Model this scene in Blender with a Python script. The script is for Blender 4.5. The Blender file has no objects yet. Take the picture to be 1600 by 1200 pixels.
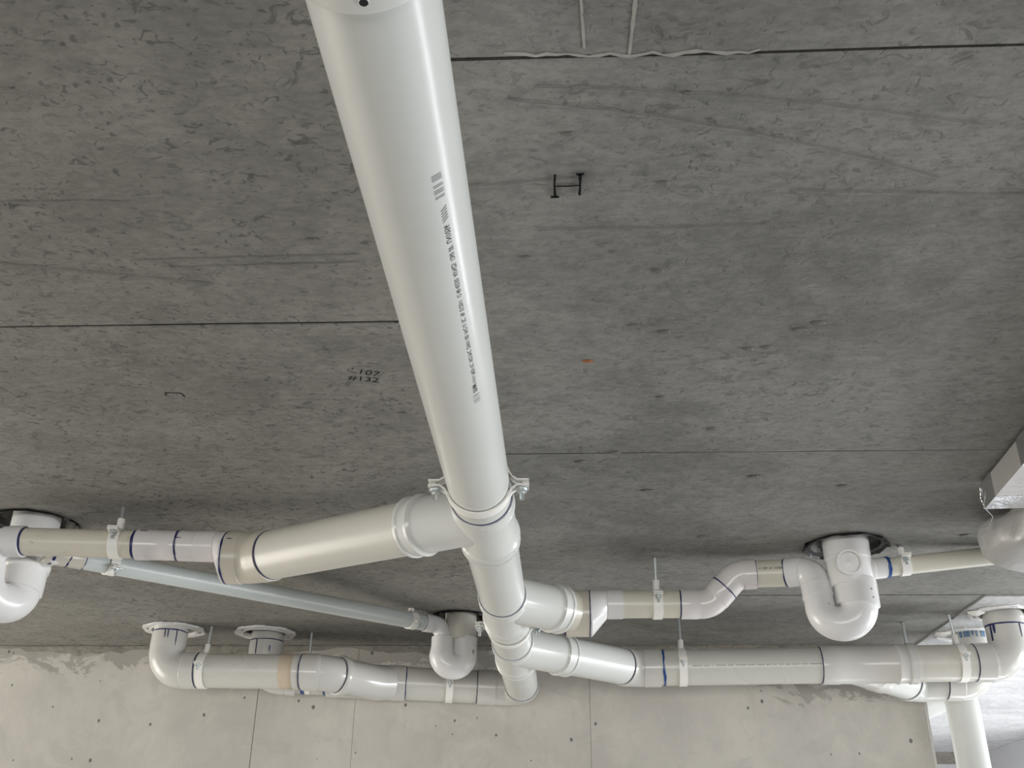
import bpy, bmesh, math, random
from mathutils import Vector, Matrix
from mathutils.geometry import tessellate_polygon
random.seed(7)
S = bpy.context.scene
COL = S.collection
PI = math.pi

# ------------------------------------------------------------------ camera
cd = bpy.data.cameras.new('camera')
cam = bpy.data.objects.new('camera', cd)
COL.objects.link(cam)
cd.sensor_fit = 'HORIZONTAL'; cd.sensor_width = 36.0; cd.lens = 36.0 * 1576 / 1600
cd.clip_start = 0.02; cd.clip_end = 200
_right = Vector((0.999, 0.0435, 0.0086)).normalized()
_fwd = Vector((-0.0427, 0.8905, 0.453)).normalized()
_right = (_right - _fwd * _right.dot(_fwd)).normalized()
_up = _right.cross(_fwd)
cam.matrix_world = Matrix(((_right.x, _up.x, -_fwd.x, 0), (_right.y, _up.y, -_fwd.y, 0),
                           (_right.z, _up.z, -_fwd.z, 1.7), (0, 0, 0, 1)))
S.camera = cam

# ------------------------------------------------------------------ world, daylight, exposure
w = bpy.data.worlds.new('overcast_sky'); S.world = w; w.use_nodes = True
bg = w.node_tree.nodes['Background']
bg.inputs[0].default_value = (0.80, 0.88, 1.0, 1); bg.inputs[1].default_value = 0.7

def daylight(name, loc, target, sx, sy, power, col):
    l = bpy.data.lights.new(name, 'AREA'); l.shape = 'RECTANGLE'; l.size = sx; l.size_y = sy
    l.energy = power; l.color = col
    o = bpy.data.objects.new(name, l); COL.objects.link(o)
    o.location = loc
    o.rotation_euler = (Vector(target) - Vector(loc)).to_track_quat('-Z', 'Y').to_euler()
    return o
# daylight entering through the open sides of the undercroft, plus added ceiling fills
daylight('daylight_right_opening', (5.6, 3.0, 1.25), (0, 3.0, 1.25), 4.0, 0.8, 270, (0.93, 0.97, 1.0))
daylight('daylight_rear_opening', (-0.2, -4.8, 1.25), (-0.2, 0, 1.25), 6.0, 0.8, 175, (1.0, 0.98, 0.93))
daylight('daylight_left_opening', (-5.5, 2.9, 1.2), (0, 2.9, 1.2), 3.6, 1.6, 140, (1.0, 0.95, 0.86))
daylight('daylight_far_opening', (3.7, 5.2, 2.10), (-0.2, 4.6, 2.2), 2.6, 0.34, 34, (0.96, 0.98, 1.0))
daylight('ceiling_fill_left', (-4.3, 2.9, 0.4), (-0.8, 3.0, 2.5), 2.4, 1.6, 75, (1.0, 0.96, 0.88))  # upward fill lamp, added to brighten the left ceiling near the wall
daylight('ceiling_fill_right', (4.3, 2.6, 0.4), (0.8, 2.7, 2.5), 2.4, 1.6, 45, (0.98, 0.98, 0.97))  # added low lamp that lifts the ceiling on the right
daylight('ceiling_fill_far', (1.9, 4.3, 0.5), (1.95, 5.5, 2.5), 2.2, 1.2, 60, (0.94, 0.96, 1.0))  # lamp added past the wall end to light the far ceiling
S.view_settings.view_transform = 'Standard'
S.view_settings.look = 'None'
S.view_settings.gamma = 1.0
S.view_settings.use_curve_mapping = False
S.view_settings.exposure = 0.0

# ------------------------------------------------------------------ materials
class NT:
    def __init__(s, name):
        s.m = bpy.data.materials.new(name); s.m.use_nodes = True
        s.t = s.m.node_tree; s.b = s.t.nodes['Principled BSDF']; s.l = s.t.links
        s.pos = s.t.nodes.new('ShaderNodeNewGeometry').outputs['Position']
    def n(s, typ, **kw):
        x = s.t.nodes.new(typ)
        for k, v in kw.items(): setattr(x, k, v)
        return x
    def vec(s, scale=(1, 1, 1), rot=(0, 0, 0), src=None):
        x = s.n('ShaderNodeMapping'); x.inputs['Scale'].default_value = scale; x.inputs['Rotation'].default_value = rot
        s.l.new(src or s.pos, x.inputs['Vector']); return x.outputs[0]
    def noise(s, scale, detail=4, rough=.55, vec=None, dist=0):
        x = s.n('ShaderNodeTexNoise'); x.inputs['Scale'].default_value = scale
        x.inputs['Detail'].default_value = detail; x.inputs['Roughness'].default_value = rough
        x.inputs['Distortion'].default_value = dist
        s.l.new(vec or s.pos, x.inputs['Vector']); return x.outputs['Fac']
    def voro(s, scale, vec=None, feature='F1'):
        x = s.n('ShaderNodeTexVoronoi'); x.feature = feature; x.inputs['Scale'].default_value = scale
        s.l.new(vec or s.pos, x.inputs['Vector']); return x
    def ramp(s, fac, p0, p1, a=0.0, b=1.0):
        x = s.n('ShaderNodeMapRange'); x.interpolation_type = 'SMOOTHSTEP'
        x.inputs['From Min'].default_value = p0; x.inputs['From Max'].default_value = p1
        x.inputs['To Min'].default_value = a; x.inputs['To Max'].default_value = b
        s.l.new(fac, x.inputs['Value']); return x.outputs[0]
    def mul(s, a, b, op='MULTIPLY'):
        x = s.n('ShaderNodeMath'); x.operation = op
        for i, v in enumerate((a, b)):
            if isinstance(v, (int, float)): x.inputs[i].default_value = v
            else: s.l.new(v, x.inputs[i])
        return x.outputs[0]
    def mix(s, fac, a, b):
        x = s.n('ShaderNodeMix'); x.data_type = 'RGBA'
        for i, v in ((0, fac), (6, a), (7, b)):
            if isinstance(v, (int, float)): x.inputs[i].default_value = v
            elif isinstance(v, tuple): x.inputs[i].default_value = v + (1,) if len(v) == 3 else v
            else: s.l.new(v, x.inputs[i])
        return x.outputs[2]
    def mixmul(s, c, f):
        x = s.n('ShaderNodeVectorMath'); x.operation = 'SCALE'; s.l.new(c, x.inputs[0]); s.l.new(f, x.inputs['Scale']); return x.outputs[0]
    def bump(s, h, strength, dist):
        x = s.n('ShaderNodeBump'); x.inputs['Strength'].default_value = strength; x.inputs['Distance'].default_value = dist
        s.l.new(h, x.inputs['Height']); s.l.new(x.outputs[0], s.b.inputs['Normal'])
    def col(s, c):
        if isinstance(c, tuple): s.b.inputs['Base Color'].default_value = c + (1,)
        else: s.l.new(c, s.b.inputs['Base Color'])
    def rough(s, r):
        if isinstance(r, (int, float)): s.b.inputs['Roughness'].default_value = r
        else: s.l.new(r, s.b.inputs['Roughness'])

def soffit_mat(name, base, fleck=1.0, seed=0.0, blot=.35):
    t = NT(name)
    off = t.n('ShaderNodeVectorMath'); off.operation = 'ADD'; off.inputs[1].default_value = (seed, seed * 1.7, 0)
    t.l.new(t.pos, off.inputs[0]); P = off.outputs[0]
    k = lambda f: tuple(c * f for c in base)
    big = t.ramp(t.noise(1.6, 5, .6, t.vec((.7, 1.2, 1), src=P)), .32, .7)
    c = t.mix(big, k(.84), k(1.13))
    stain = t.ramp(t.noise(2.6, 6, .62, t.vec((.8, 1.2, 1), src=P), dist=.5), .56, .68)
    c = t.mix(t.mul(stain, .5), c, k(.62))
    bl = t.ramp(t.noise(2.1, 4, .5, src_vec(t, P, 2.45), dist=.3), .53, .60)
    c = t.mix(t.mul(bl, blot), c, k(.70))
    mid = t.ramp(t.noise(9, 5, .65, t.vec((.8, 1.0, 1), src=P), dist=.6), .38, .68)
    c = t.mix(t.mul(mid, .5), c, k(1.25))
    smear = t.ramp(t.noise(26, 4, .6, t.vec((.72, 1.0, 1), (0, 0, .2), src=P), dist=.8), .50, .72)
    c = t.mix(t.mul(smear, .5), c, k(.66))
    mask = t.ramp(t.noise(2.2, 3, .5, src_vec(t, P, 5.3)), .38, .62, .25, 1.0)
    fl = t.ramp(t.noise(44, 3, .62, t.vec((.75, 1.0, 1), (0, 0, -.35), src=P), dist=1.2), .57, .66)
    c = t.mix(t.mul(t.mul(fl, mask), .55 * fleck), c, k(.42))
    fl2 = t.ramp(t.noise(60, 2, .5, t.vec((.72, 1.0, 1), (0, 0, .5), src=P), dist=1.6), .61, .70)
    c = t.mix(t.mul(fl2, .45 * fleck), c, k(.40))
    lite = t.ramp(t.noise(18, 6, .7, t.vec((.6, 1.2, 1), (0, 0, .2), src=P), dist=1.5), .63, .78)
    c = t.mix(t.mul(lite, .36), c, k(1.55))
    fine = t.ramp(t.noise(85, 4, .7, t.vec((.6, 1.2, 1), src=P)), .35, .65, .86, 1.10)
    c = t.mixmul(c, fine)
    t.col(c); t.rough(.82)
    h = t.mul(t.noise(35, 6, .65, P), t.mul(fl, -.5), 'ADD')
    t.bump(h, .25, .004)
    return t.m
def src_vec(t, P, off):
    a = t.n('ShaderNodeVectorMath'); a.operation = 'ADD'; a.inputs[1].default_value = (off, -off, 0)
    t.l.new(P, a.inputs[0]); return a.outputs[0]

def wall_mat(name, base, seed=0.0):
    t = NT(name); k = lambda f: tuple(c * f for c in base)
    P = src_vec(t, t.pos, seed)
    c = t.mix(t.ramp(t.noise(2.2, 5, .6, t.vec((1, 1, .8), src=P)), .3, .7), k(.86), k(1.1))
    c = t.mix(t.mul(t.ramp(t.noise(8, 6, .7, P, .8), .45, .7), .4), c, k(1.18))
    c = t.mix(t.mul(t.ramp(t.noise(5, 5, .7, src_vec(t, P, 3.1), .8), .52, .66), .45), c, k(.78))
    c = t.mix(t.mul(t.ramp(t.noise(14, 6, .7, t.vec((1.6, 1, .6), src=P), .6), .5, .7), .35), c, k(.84))
    # damp, unrendered band along the top of the pour, with its own ragged edge
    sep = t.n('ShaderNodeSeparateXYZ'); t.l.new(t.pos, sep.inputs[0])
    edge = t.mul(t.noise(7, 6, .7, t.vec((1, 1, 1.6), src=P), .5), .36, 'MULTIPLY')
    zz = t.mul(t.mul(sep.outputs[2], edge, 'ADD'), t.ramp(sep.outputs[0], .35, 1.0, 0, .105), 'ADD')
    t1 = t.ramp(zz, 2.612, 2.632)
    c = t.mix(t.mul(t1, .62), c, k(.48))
    # air-bubble holes
    v = t.voro(21, t.vec((1, .2, .8), src=P)); vs = t.n('ShaderNodeSeparateColor'); t.l.new(v.outputs['Color'], vs.inputs[0])
    rad = t.mul(t.mul(t.mul(vs.outputs[0], vs.outputs[1]), .26), .05, 'ADD')
    hole = t.n('ShaderNodeMath'); hole.operation = 'LESS_THAN'; t.l.new(v.outputs['Distance'], hole.inputs[0]); t.l.new(rad, hole.inputs[1])
    gate = t.n('ShaderNodeMath'); gate.operation = 'GREATER_THAN'; t.l.new(vs.outputs[2], gate.inputs[0]); gate.inputs[1].default_value = .38
    hl = t.mul(hole.outputs[0], gate.outputs[0])
    c = t.mix(t.mul(hl, .85), c, k(.2))
    t.col(c); t.rough(.85)
    t.bump(t.mul(t.noise(40, 6, .65, P), t.mul(hl, -1.5), 'ADD'), .2, .003)
    return t.m

def pvc(name, base, rough=.24, dirt=.0, tint=None, mottle=.03):
    base = tuple(c * .89 for c in base); t = NT(name); k = lambda f: tuple(c * f for c in base)
    c = t.mix(t.ramp(t.noise(9, 4, .6), .3, .7), k(1 - mottle), base)
    if dirt:
        d = t.ramp(t.noise(30, 6, .7, dist=1.0), .58, .74)
        c = t.mix(t.mul(d, dirt), c, tint or (.25, .22, .15))
        d2 = t.ramp(t.noise(6, 4, .6), .52, .75)
        c = t.mix(t.mul(d2, dirt * .5), c, tint or (.4, .36, .26))
    t.col(c)
    t.rough(t.ramp(t.noise(3, 2, .5), .3, .7, rough * .92, rough * 1.08))
    t.bump(t.noise(4, 1, .4), .025, .004)
    return t.m

def plain(name, base, rough=.5, metal=0.0, noise=.15, scale=40):
    t = NT(name); k = lambda f: tuple(c * f for c in base)
    t.col(t.mix(t.noise(scale, 3, .6), k(1 - noise), k(1 + noise))); t.rough(rough)
    t.b.inputs['Metallic'].default_value = metal
    return t.m

M = {}
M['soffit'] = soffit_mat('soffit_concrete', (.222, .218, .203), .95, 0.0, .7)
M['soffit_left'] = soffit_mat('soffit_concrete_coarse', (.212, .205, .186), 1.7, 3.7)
M['soffit_pale'] = soffit_mat('soffit_concrete_pale', (.44, .44, .44), .5, 9.1)
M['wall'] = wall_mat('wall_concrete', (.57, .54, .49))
M['far'] = plain('far_wall_concrete', (.55, .55, .56), .85, 0, .12, 3)
M['mortar'] = soffit_mat('rough_mortar', (.22, .205, .175), 1.2, 6.0)
M['floor'] = plain('floor_concrete', (.21, .203, .192), .8, 0, .15, 3)
M['ground'] = plain('outdoor_ground', (.28, .265, .24), .9, 0, .2, 1)
M['white'] = pvc('pvc_white_cool', (.73, .74, .71))
M['whitefit'] = pvc('pvc_white_fitting', (.76, .765, .735), .2)
M['grey'] = pvc('pvc_grey_white', (.68, .67, .62), .28)
M['greyfit'] = pvc('pvc_grey_white_fitting', (.68, .665, .63), .2)
M['warm'] = pvc('pvc_warm_white', (.70, .68, .61), .28)
M['cream'] = pvc('pvc_cream', (.75, .72, .62), .3, .10)
M['creamdirty'] = pvc('pvc_cream_dirty', (.76, .72, .61), .32, .55)
M['beige'] = pvc('pvc_beige_fitting', (.64, .60, .51), .24)
M['pink'] = pvc('pvc_pinkish_white', (.82, .78, .77), .2)
M['trap'] = pvc('pvc_trap_white', (.84, .83, .825), .22)
M['blueish'] = pvc('pvc_bluish_white', (.66, .70, .69), .3, .12, (.4, .45, .43))
M['residue'] = pvc('primer_residue', (.66, .55, .42), .45, .35, (.5, .38, .25))
M['clip'] = plain('clip_nylon', (.86, .84, .80), .4, 0, .03)
M['primer'] = plain('blue_primer', (.012, .018, .10), .4, 0, .3, 60)
M['primerbright'] = plain('blue_primer_bright', (.02, .07, .26), .4, 0, .3, 60)
M['primerpale'] = plain('blue_primer_smeared', (.13, .23, .36), .35, 0, .4, 50)
M['pinkstain'] = plain('pink_primer', (.70, .42, .46), .4, 0, .1, 60)
M['zinc'] = plain('zinc_steel', (.62, .66, .67), .35, .9, .12, 90)
M['ink'] = plain('black_ink', (.012, .012, .014), .9, 0, .2, 200)
M['greyink'] = plain('faded_ink', (.09, .09, .10), .9, 0, .3, 300)
M['pen'] = plain('black_marker', (.012, .012, .012), .9, 0, .3, 200)
for q in ('ink', 'greyink', 'pen'): M[q].node_tree.nodes['Principled BSDF'].inputs['Specular IOR Level'].default_value = .1
M['scuff'] = plain('dark_scuff', (.17, .165, .15), .85, 0, .3, 40)
M['pale_scuff'] = plain('pale_laitance', (.36, .35, .32), .85, 0, .3, 40)
M['void'] = plain('black_sleeve', (.012, .012, .012), .5, 0, .4, 60)
M['foil'] = None
M['rust'] = plain('rust_chip', (.30, .12, .05), .8, 0, .3, 80)
def foil(name, base, rough, metal):
    t = NT(name); k = lambda f: tuple(c * f for c in base)
    n = t.noise(7, 3, .6, dist=.5)
    t.col(t.mix(n, k(.85), k(1.1))); t.rough(rough); t.b.inputs['Metallic'].default_value = metal
    t.bump(t.noise(16, 4, .6, dist=.8), .35, .01)
    return t.m
M['foil'] = foil('duct_foil', (.62, .60, .58), .42, .55)
M['tape'] = foil('foil_tape', (.72, .73, .74), .2, .95)
M['wrap'] = foil('duct_wrap', (.50, .49, .48), .5, .35)

# ------------------------------------------------------------------ mesh helpers
def mk(name, verts, faces, mat, parent=None, loc=None, smooth=True, angle=32):
    vs = [Vector(v) for v in verts]
    if parent is not None: base = Vector(parent['_o']); loc = base
    elif loc is None:
        loc = sum(vs, Vector()) / len(vs)
    loc = Vector(loc)
    me = bpy.data.meshes.new(name)
    me.from_pydata([v - loc for v in vs], [], faces)
    me.update()
    bm = bmesh.new(); bm.from_mesh(me); bmesh.ops.recalc_face_normals(bm, faces=bm.faces[:]); bm.to_mesh(me); bm.free()
    if smooth:
        me.polygons.foreach_set('use_smooth', [True] * len(me.polygons)); me.set_sharp_from_angle(angle=math.radians(angle))
    me.materials.append(mat)
    o = bpy.data.objects.new(name, me); COL.objects.link(o)
    o['_o'] = tuple(loc)
    if parent is None: o.location = loc
    else: o.parent = parent
    return o
def empty(name, loc):
    o = bpy.data.objects.new(name, None); COL.objects.link(o); o.location = loc; o['_o'] = tuple(loc)
    o.empty_display_size = .05
    return o
GROUPS = {'pipe_hanger': 'white clips that hang the pipes', 'wye_junction': 'branching pipe junctions', 'floor_flange': 'scalloped flanges on the ceiling', 'p_trap': 'P-traps', 'pipe_elbow': 'pipe bends', 'hole_sleeve': 'torn sleeves round the cored holes', 'hanger_rod': 'bare hanger rods', 'drain_pipe': 'drain pipe lengths', 'reducer': 'stepped reducers', 'pipe_clamp': 'two-part clamps on the main drain', 'gully_riser': 'gully risers through the ceiling', 'waste_pipe': 'thin waste pipes', 'mortar_lump': 'mortar lumps on the right flanges', 'pipe_coupling': 'straight couplings'}
def tag(o, label, cat, group=None):
    group = group or GROUPS.get(o.name.split('.')[0])
    o['label'] = label; o['category'] = cat
    if group: o['group'] = group
    return o
def struct(o): o['kind'] = 'structure'; return o

def path(pts, R=None, n=12):
    """polyline with rounded corners; R = {index: radius}"""
    pts = [Vector(p) for p in pts]; R = R or {}
    out = [pts[0]]
    for i in range(1, len(pts) - 1):
        p = pts[i]; a = (pts[i-1] - p).normalized(); b = (pts[i+1] - p).normalized()
        r = R.get(i, 0)
        if r <= 0: out.append(p); continue
        ang = a.angle(b); t = r / math.tan(ang / 2)
        cen = p + (a + b).normalized() * (r / math.sin(ang / 2))
        s = p + a * t - cen; e = p + b * t - cen
        tot = s.angle(e)
        ax = s.cross(e).normalized()
        m = max(3, int(n * tot / (PI / 2)))
        for k in range(m + 1):
            out.append(cen + Matrix.Rotation(tot * k / m, 3, ax) @ s)
    out.append(pts[-1])
    return out
class Ax:
    def __init__(s, P):
        s.P = [Vector(p) for p in P]
        s.c = [0.0]
        for a, b in zip(s.P, s.P[1:]): s.c.append(s.c[-1] + (b - a).length)
        s.L = s.c[-1]
        n = len(s.P); seg = [(s.P[i+1] - s.P[i]).normalized() for i in range(n - 1)]
        s.T = [seg[0]] + [(seg[i-1] + seg[i]).normalized() for i in range(1, n - 1)] + [seg[-1]]
        up = Vector((0, 0, 1)) if abs(s.T[0].z) < .9 else Vector((0, 1, 0))
        u = up.cross(s.T[0]).normalized(); s.U = [u]
        for i in range(1, n):
            u = (u - s.T[i] * u.dot(s.T[i])).normalized(); s.U.append(u)
    def at(s, d):
        if d <= 0: return s.P[0] + s.T[0] * d, s.T[0], s.U[0]
        if d >= s.L: return s.P[-1] + s.T[-1] * (d - s.L), s.T[-1], s.U[-1]
        for i in range(len(s.P) - 1):
            if d <= s.c[i+1] + 1e-9: break
        f = (d - s.c[i]) / max(1e-9, s.c[i+1] - s.c[i])
        t = s.T[i].lerp(s.T[i+1], f).normalized(); u = s.U[i].lerp(s.U[i+1], f); u = (u - t * u.dot(t)).normalized()
        return s.P[i].lerp(s.P[i+1], f), t, u
def sweep(ax, prof, seg=40, caps=True, wob=0.0, V=None, F=None):
    """tube along ax; prof = [(distance, radius), ...]"""
    V = [] if V is None else V; F = [] if F is None else F
    s0, s1 = prof[0][0], prof[-1][0]
    st = []
    for i, (d, r) in enumerate(prof):
        st.append((d, r))
        if i + 1 < len(prof):
            d2, r2 = prof[i+1]
            for q in ax.c:
                if d + 1e-4 < q < d2 - 1e-4: st.append((q, r + (r2 - r) * (q - d) / (d2 - d)))
    b0 = len(V)
    ph = random.random() * 6
    for d, r in st:
        p, t, u = ax.at(d); v = t.cross(u)
        for k in range(seg):
            a = 2 * PI * k / seg
            q = p + (u * math.cos(a) + v * math.sin(a)) * r
            if wob: q = q + t * wob * (math.sin(2 * a + ph + d * 40) * .5 + math.sin(5 * a + ph * 2 + d * 300) * .35 + math.sin(11 * a + d * 900) * .2)
            V.append(q)
    for i in range(len(st) - 1):
        for k in range(seg):
            a = b0 + i * seg + k; b = b0 + i * seg + (k + 1) % seg
            F.append((a, b, b + seg, a + seg))
    if caps:
        F.append(tuple(b0 + k for k in range(seg))[::-1])
        e = b0 + (len(st) - 1) * seg
        F.append(tuple(e + k for k in range(seg)))
    return V, F
def lip(s, w, r, h):
    return [(s - w/2 - h*.7, r), (s - w/2, r + h), (s + w/2, r + h), (s + w/2 + h*.7, r)]
def box(V, F, c, ex, ey, ez):
    """oriented box, half-axis vectors"""
    c = Vector(c); ex = Vector(ex); ey = Vector(ey); ez = Vector(ez); b = len(V)
    for i in (-1, 1):
        for j in (-1, 1):
            for k in (-1, 1): V.append(c + ex*i + ey*j + ez*k)
    for f in ((0,1,3,2),(4,6,7,5),(0,4,5,1),(2,3,7,6),(0,2,6,4),(1,5,7,3)): F.append(tuple(b + q for q in f))
def slab(name, x0, x1, y0, y1, z0, z1, mat, parent=None, **k):
    V, F = [], []; box(V, F, ((x0+x1)/2, (y0+y1)/2, (z0+z1)/2), ((x1-x0)/2,0,0), (0,(y1-y0)/2,0), (0,0,(z1-z0)/2))
    return mk(name, V, F, mat, parent, smooth=False, **k)
def plate(name, loops, z0, z1, mat, parent=None, loc=None):
    """flat plate between z0 and z1, outline loops[0], holes loops[1:], all in plan"""
    L = [[Vector((x, y, 0)) for x, y in lp] for lp in loops]
    tris = tessellate_polygon(L); flat = [v for lp in L for v in lp]; n = len(flat)
    V = [Vector((v.x, v.y, z0)) for v in flat] + [Vector((v.x, v.y, z1)) for v in flat]
    F = [tuple(t) for t in tris] + [tuple(q + n for q in t[::-1]) for t in tris]
    o = 0
    for lp in L:
        m = len(lp)
        for k in range(m): F.append((o+k, o+(k+1) % m, n+o+(k+1) % m, n+o+k))
        o += m
    return mk(name, V, F, mat, parent, loc, smooth=False)
def circ(x, y, r, n=32, jag=0.0, seed=0):
    rr = random.Random(seed); ph = [rr.random()*6 for _ in range(3)]
    out = []
    for k in range(n):
        a = 2*PI*k/n
        q = r * (1 + jag*(.5*math.sin(2*a+ph[0]) + .3*math.sin(5*a+ph[1]) + .25*math.sin(9*a+ph[2]) + .4*(rr.random()-.5)))
        out.append((x + q*math.cos(a), y + q*math.sin(a)))
    return out
def ribbon(name, pts, wd, z, mat, parent, th=.0006):
    """thin mark on the soffit, pts in plan; wd = width or list of widths"""
    V, F = [], []; n = len(pts)
    for i, (x, y) in enumerate(pts):
        a = pts[max(0, i-1)]; b = pts[min(n-1, i+1)]
        d = Vector((b[0]-a[0], b[1]-a[1])).normalized(); nx, ny = -d.y, d.x
        q = wd[i] if isinstance(wd, (list, tuple)) else wd
        for zz in (z, z - th):
            V.append((x + nx*q/2, y + ny*q/2, zz)); V.append((x - nx*q/2, y - ny*q/2, zz))
    for i in range(n - 1):
        a = 4*i
        F += [(a, a+4, a+5, a+1), (a+2, a+3, a+7, a+6), (a, a+2, a+6, a+4), (a+1, a+5, a+7, a+3)]
    F += [(0, 1, 3, 2), (4*n-4, 4*n-2, 4*n-1, 4*n-3)]
    return mk(name, V, F, mat, parent, smooth=False)
def glyphs(body, size, font_shear=0.0, thin=.006):
    cu = bpy.data.curves.new('print', 'FONT'); cu.body = body; cu.size = size; cu.shear = font_shear; cu.resolution_u = 3; cu.offset = -size*thin
    o = bpy.data.objects.new('print', cu); COL.objects.link(o)
    dg = bpy.context.evaluated_depsgraph_get(); dg.update()
    me = bpy.data.meshes.new_from_object(o.evaluated_get(dg))
    V = [tuple(v.co) for v in me.vertices]; F = [tuple(p.vertices) for p in me.polygons]
    bpy.data.objects.remove(o); bpy.data.curves.remove(cu); bpy.data.meshes.remove(me)
    return V, F

# ------------------------------------------------------------------ setting
CEIL = 2.50
WALL = 3.644
slab_o = struct(slab('ceiling', -4.6, 4.6, -5.0, 6.8, CEIL + .06, CEIL + .26, M['soffit']))
HOLES = {  # openings cored through the soffit: x, y, radius, raggedness
 'a': (.730, 2.497, .098, .10), 'b': (-.318, 3.222, .088, .10), 'c': (-1.268, 2.285, .099, .10),
 'd': (-1.300, 3.372, .073, 0), 'e': (-1.000, 3.430, .073, 0), 'f': (1.372, 3.165, .073, 0), 'g': (1.372, 3.450, .073, 0)}
def hole(k):
    x, y, r, j = HOLES[k]; return circ(x, y, r, 40, j, ord(k))
G = .0027
def panel(x0, x1, y0, y1, mat, holes='', dz=0.0):
    g = G
    # slightly uneven edges
    def edge(ax, ay, bx, by, n=26):
        return [(ax + (bx-ax)*k/n + random.uniform(-.0008, .0008), ay + (by-ay)*k/n + random.uniform(-.0012, .0012)) for k in range(n)]
    x0 += g; x1 -= g; y0 += g; y1 -= g
    lp = edge(x0, y0, x1, y0) + edge(x1, y0, x1, y1) + edge(x1, y1, x0, y1) + edge(x0, y1, x0, y0)
    return plate('soffit_panel', [lp] + [hole(k) for k in holes], CEIL + dz, CEIL + .06, mat, slab_o)
SX = -.178
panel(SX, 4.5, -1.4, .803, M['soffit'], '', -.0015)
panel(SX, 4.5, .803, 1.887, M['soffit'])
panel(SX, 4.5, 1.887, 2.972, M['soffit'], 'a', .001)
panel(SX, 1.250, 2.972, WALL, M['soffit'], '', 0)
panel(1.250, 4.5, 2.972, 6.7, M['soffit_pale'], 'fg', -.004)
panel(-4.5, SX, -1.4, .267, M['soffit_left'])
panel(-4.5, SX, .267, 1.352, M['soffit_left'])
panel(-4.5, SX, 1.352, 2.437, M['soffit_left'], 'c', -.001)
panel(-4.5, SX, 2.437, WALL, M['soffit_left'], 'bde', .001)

wall = struct(slab('wall_back', -4.6, 1.252, WALL + .02, WALL + .2, 0, CEIL, M['wall']))
xs = [-4.6, -1.066, -.717, .108, 1.252]
for a, b in zip(xs, xs[1:]):
    dy = {-.717: .0006}.get(a, 0)
    gp = {-1.066: .0011, -4.6: .0011}.get(a, .0004); slab('wall_panel', a + gp, b - (.0011 if b == -1.066 else .0004), WALL + dy, WALL + .02, 0, CEIL, M['wall'], wall)
# plaster corner bead on the free end of the wall
V, F = [], []
n = 40
for i in range(n + 1):
    z = CEIL * i / n; q = random.uniform(-.0015, .0015)
    for x, y in ((1.252, WALL - .002), (1.262 + q, WALL - .002 + q), (1.262 + q, WALL + .2), (1.252, WALL + .2)): V.append((x, y, z))
for i in range(n):
    for k in range(4): F.append((4*i+k, 4*i+(k+1) % 4, 4*i+4+(k+1) % 4, 4*i+4+k))
F += [(0, 1, 2, 3), (4*n, 4*n+1, 4*n+2, 4*n+3)]
struct(mk('trim_1', V, F, plain('plaster_bead', (.62, .61, .58), .8), smooth=False))
# rough mortar squeezed out along the top of the wall
V, F = [], []; n = 150
for i in range(n + 1):
    x = -4.5 + 5.75 * i / n
    a = .008 + .007*math.sin(i*.9) * random.random(); h = .022 + .012*math.sin(i*.37) + random.uniform(-.007, .007)
    for y, z in ((WALL + .004, CEIL - .0005), (WALL - a - .004, CEIL - .0005), (WALL - a, CEIL - h*.6), (WALL + .004, CEIL - h)): V.append((x, y, z))
for i in range(n):
    for k in range(4): F.append((4*i+k, 4*i+(k+1) % 4, 4*i+4+(k+1) % 4, 4*i+4+k))
F += [(0, 1, 2, 3), (4*n, 4*n+1, 4*n+2, 4*n+3)]
struct(mk('trim_2', V, F, M['mortar'], angle=60))
struct(slab('wall_far', .2, 4.6, 6.62, 6.8, 0, CEIL, M['far']))
struct(slab('trim_3', 1.0, 2.545, 6.52, 6.62, CEIL - .06, CEIL - .005, M['mortar']))
struct(slab('wall_right', 2.545, 2.70, 5.5, 6.62, 0, CEIL - .005, M['far']))
struct(slab('floor', -6.5, 6.5, -6, 7.0, -.15, 0, M['floor']))
struct(slab('ground', -40, 40, -40, 40, -.35, -.16, M['ground']))

# ---- marks that belong to the soffit
def pm(name, pts, wd, mat='pen'): return ribbon(name, pts, wd, CEIL - .0016 if pts[0][0] > SX else CEIL - .0012, M[mat], slab_o)
pm('pen_mark', [(.003, 1.043), (.002, 1.020), (.003, .998)], [.004, .0022, .003])
pm('pen_mark', [(.034, 1.040), (.0345, 1.02), (.034, .998)], [.0035, .0022, .005])
pm('pen_mark', [(.002, 1.021), (.018, 1.0215), (.035, 1.020)], [.002, .0022, .002])
pm('pen_mark', [(-.003, 1.043), (.008, 1.043)], .0035)
pm('pen_mark', [(.029, .9985), (.039, .998)], .0035)
def soffit_text(body, size, x, y, rot, mat='pen'):
    V, F = glyphs(body, size); c, s = math.cos(rot), math.sin(rot)
    W = [(x + a*c - b*s, y - (a*s + b*c), CEIL - .0018) for a, b, _ in V]
    return mk('pen_number', W, F, M[mat], slab_o, smooth=False)
soffit_text('#132', .026, -.360, 1.545, -.25)
soffit_text("' 107", .026, -.352, 1.518, -.35)
pm('pen_mark', [(-.700, 1.600), (-.698, 1.588), (-.670, 1.590), (-.668, 1.606)], .0016)
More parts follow.
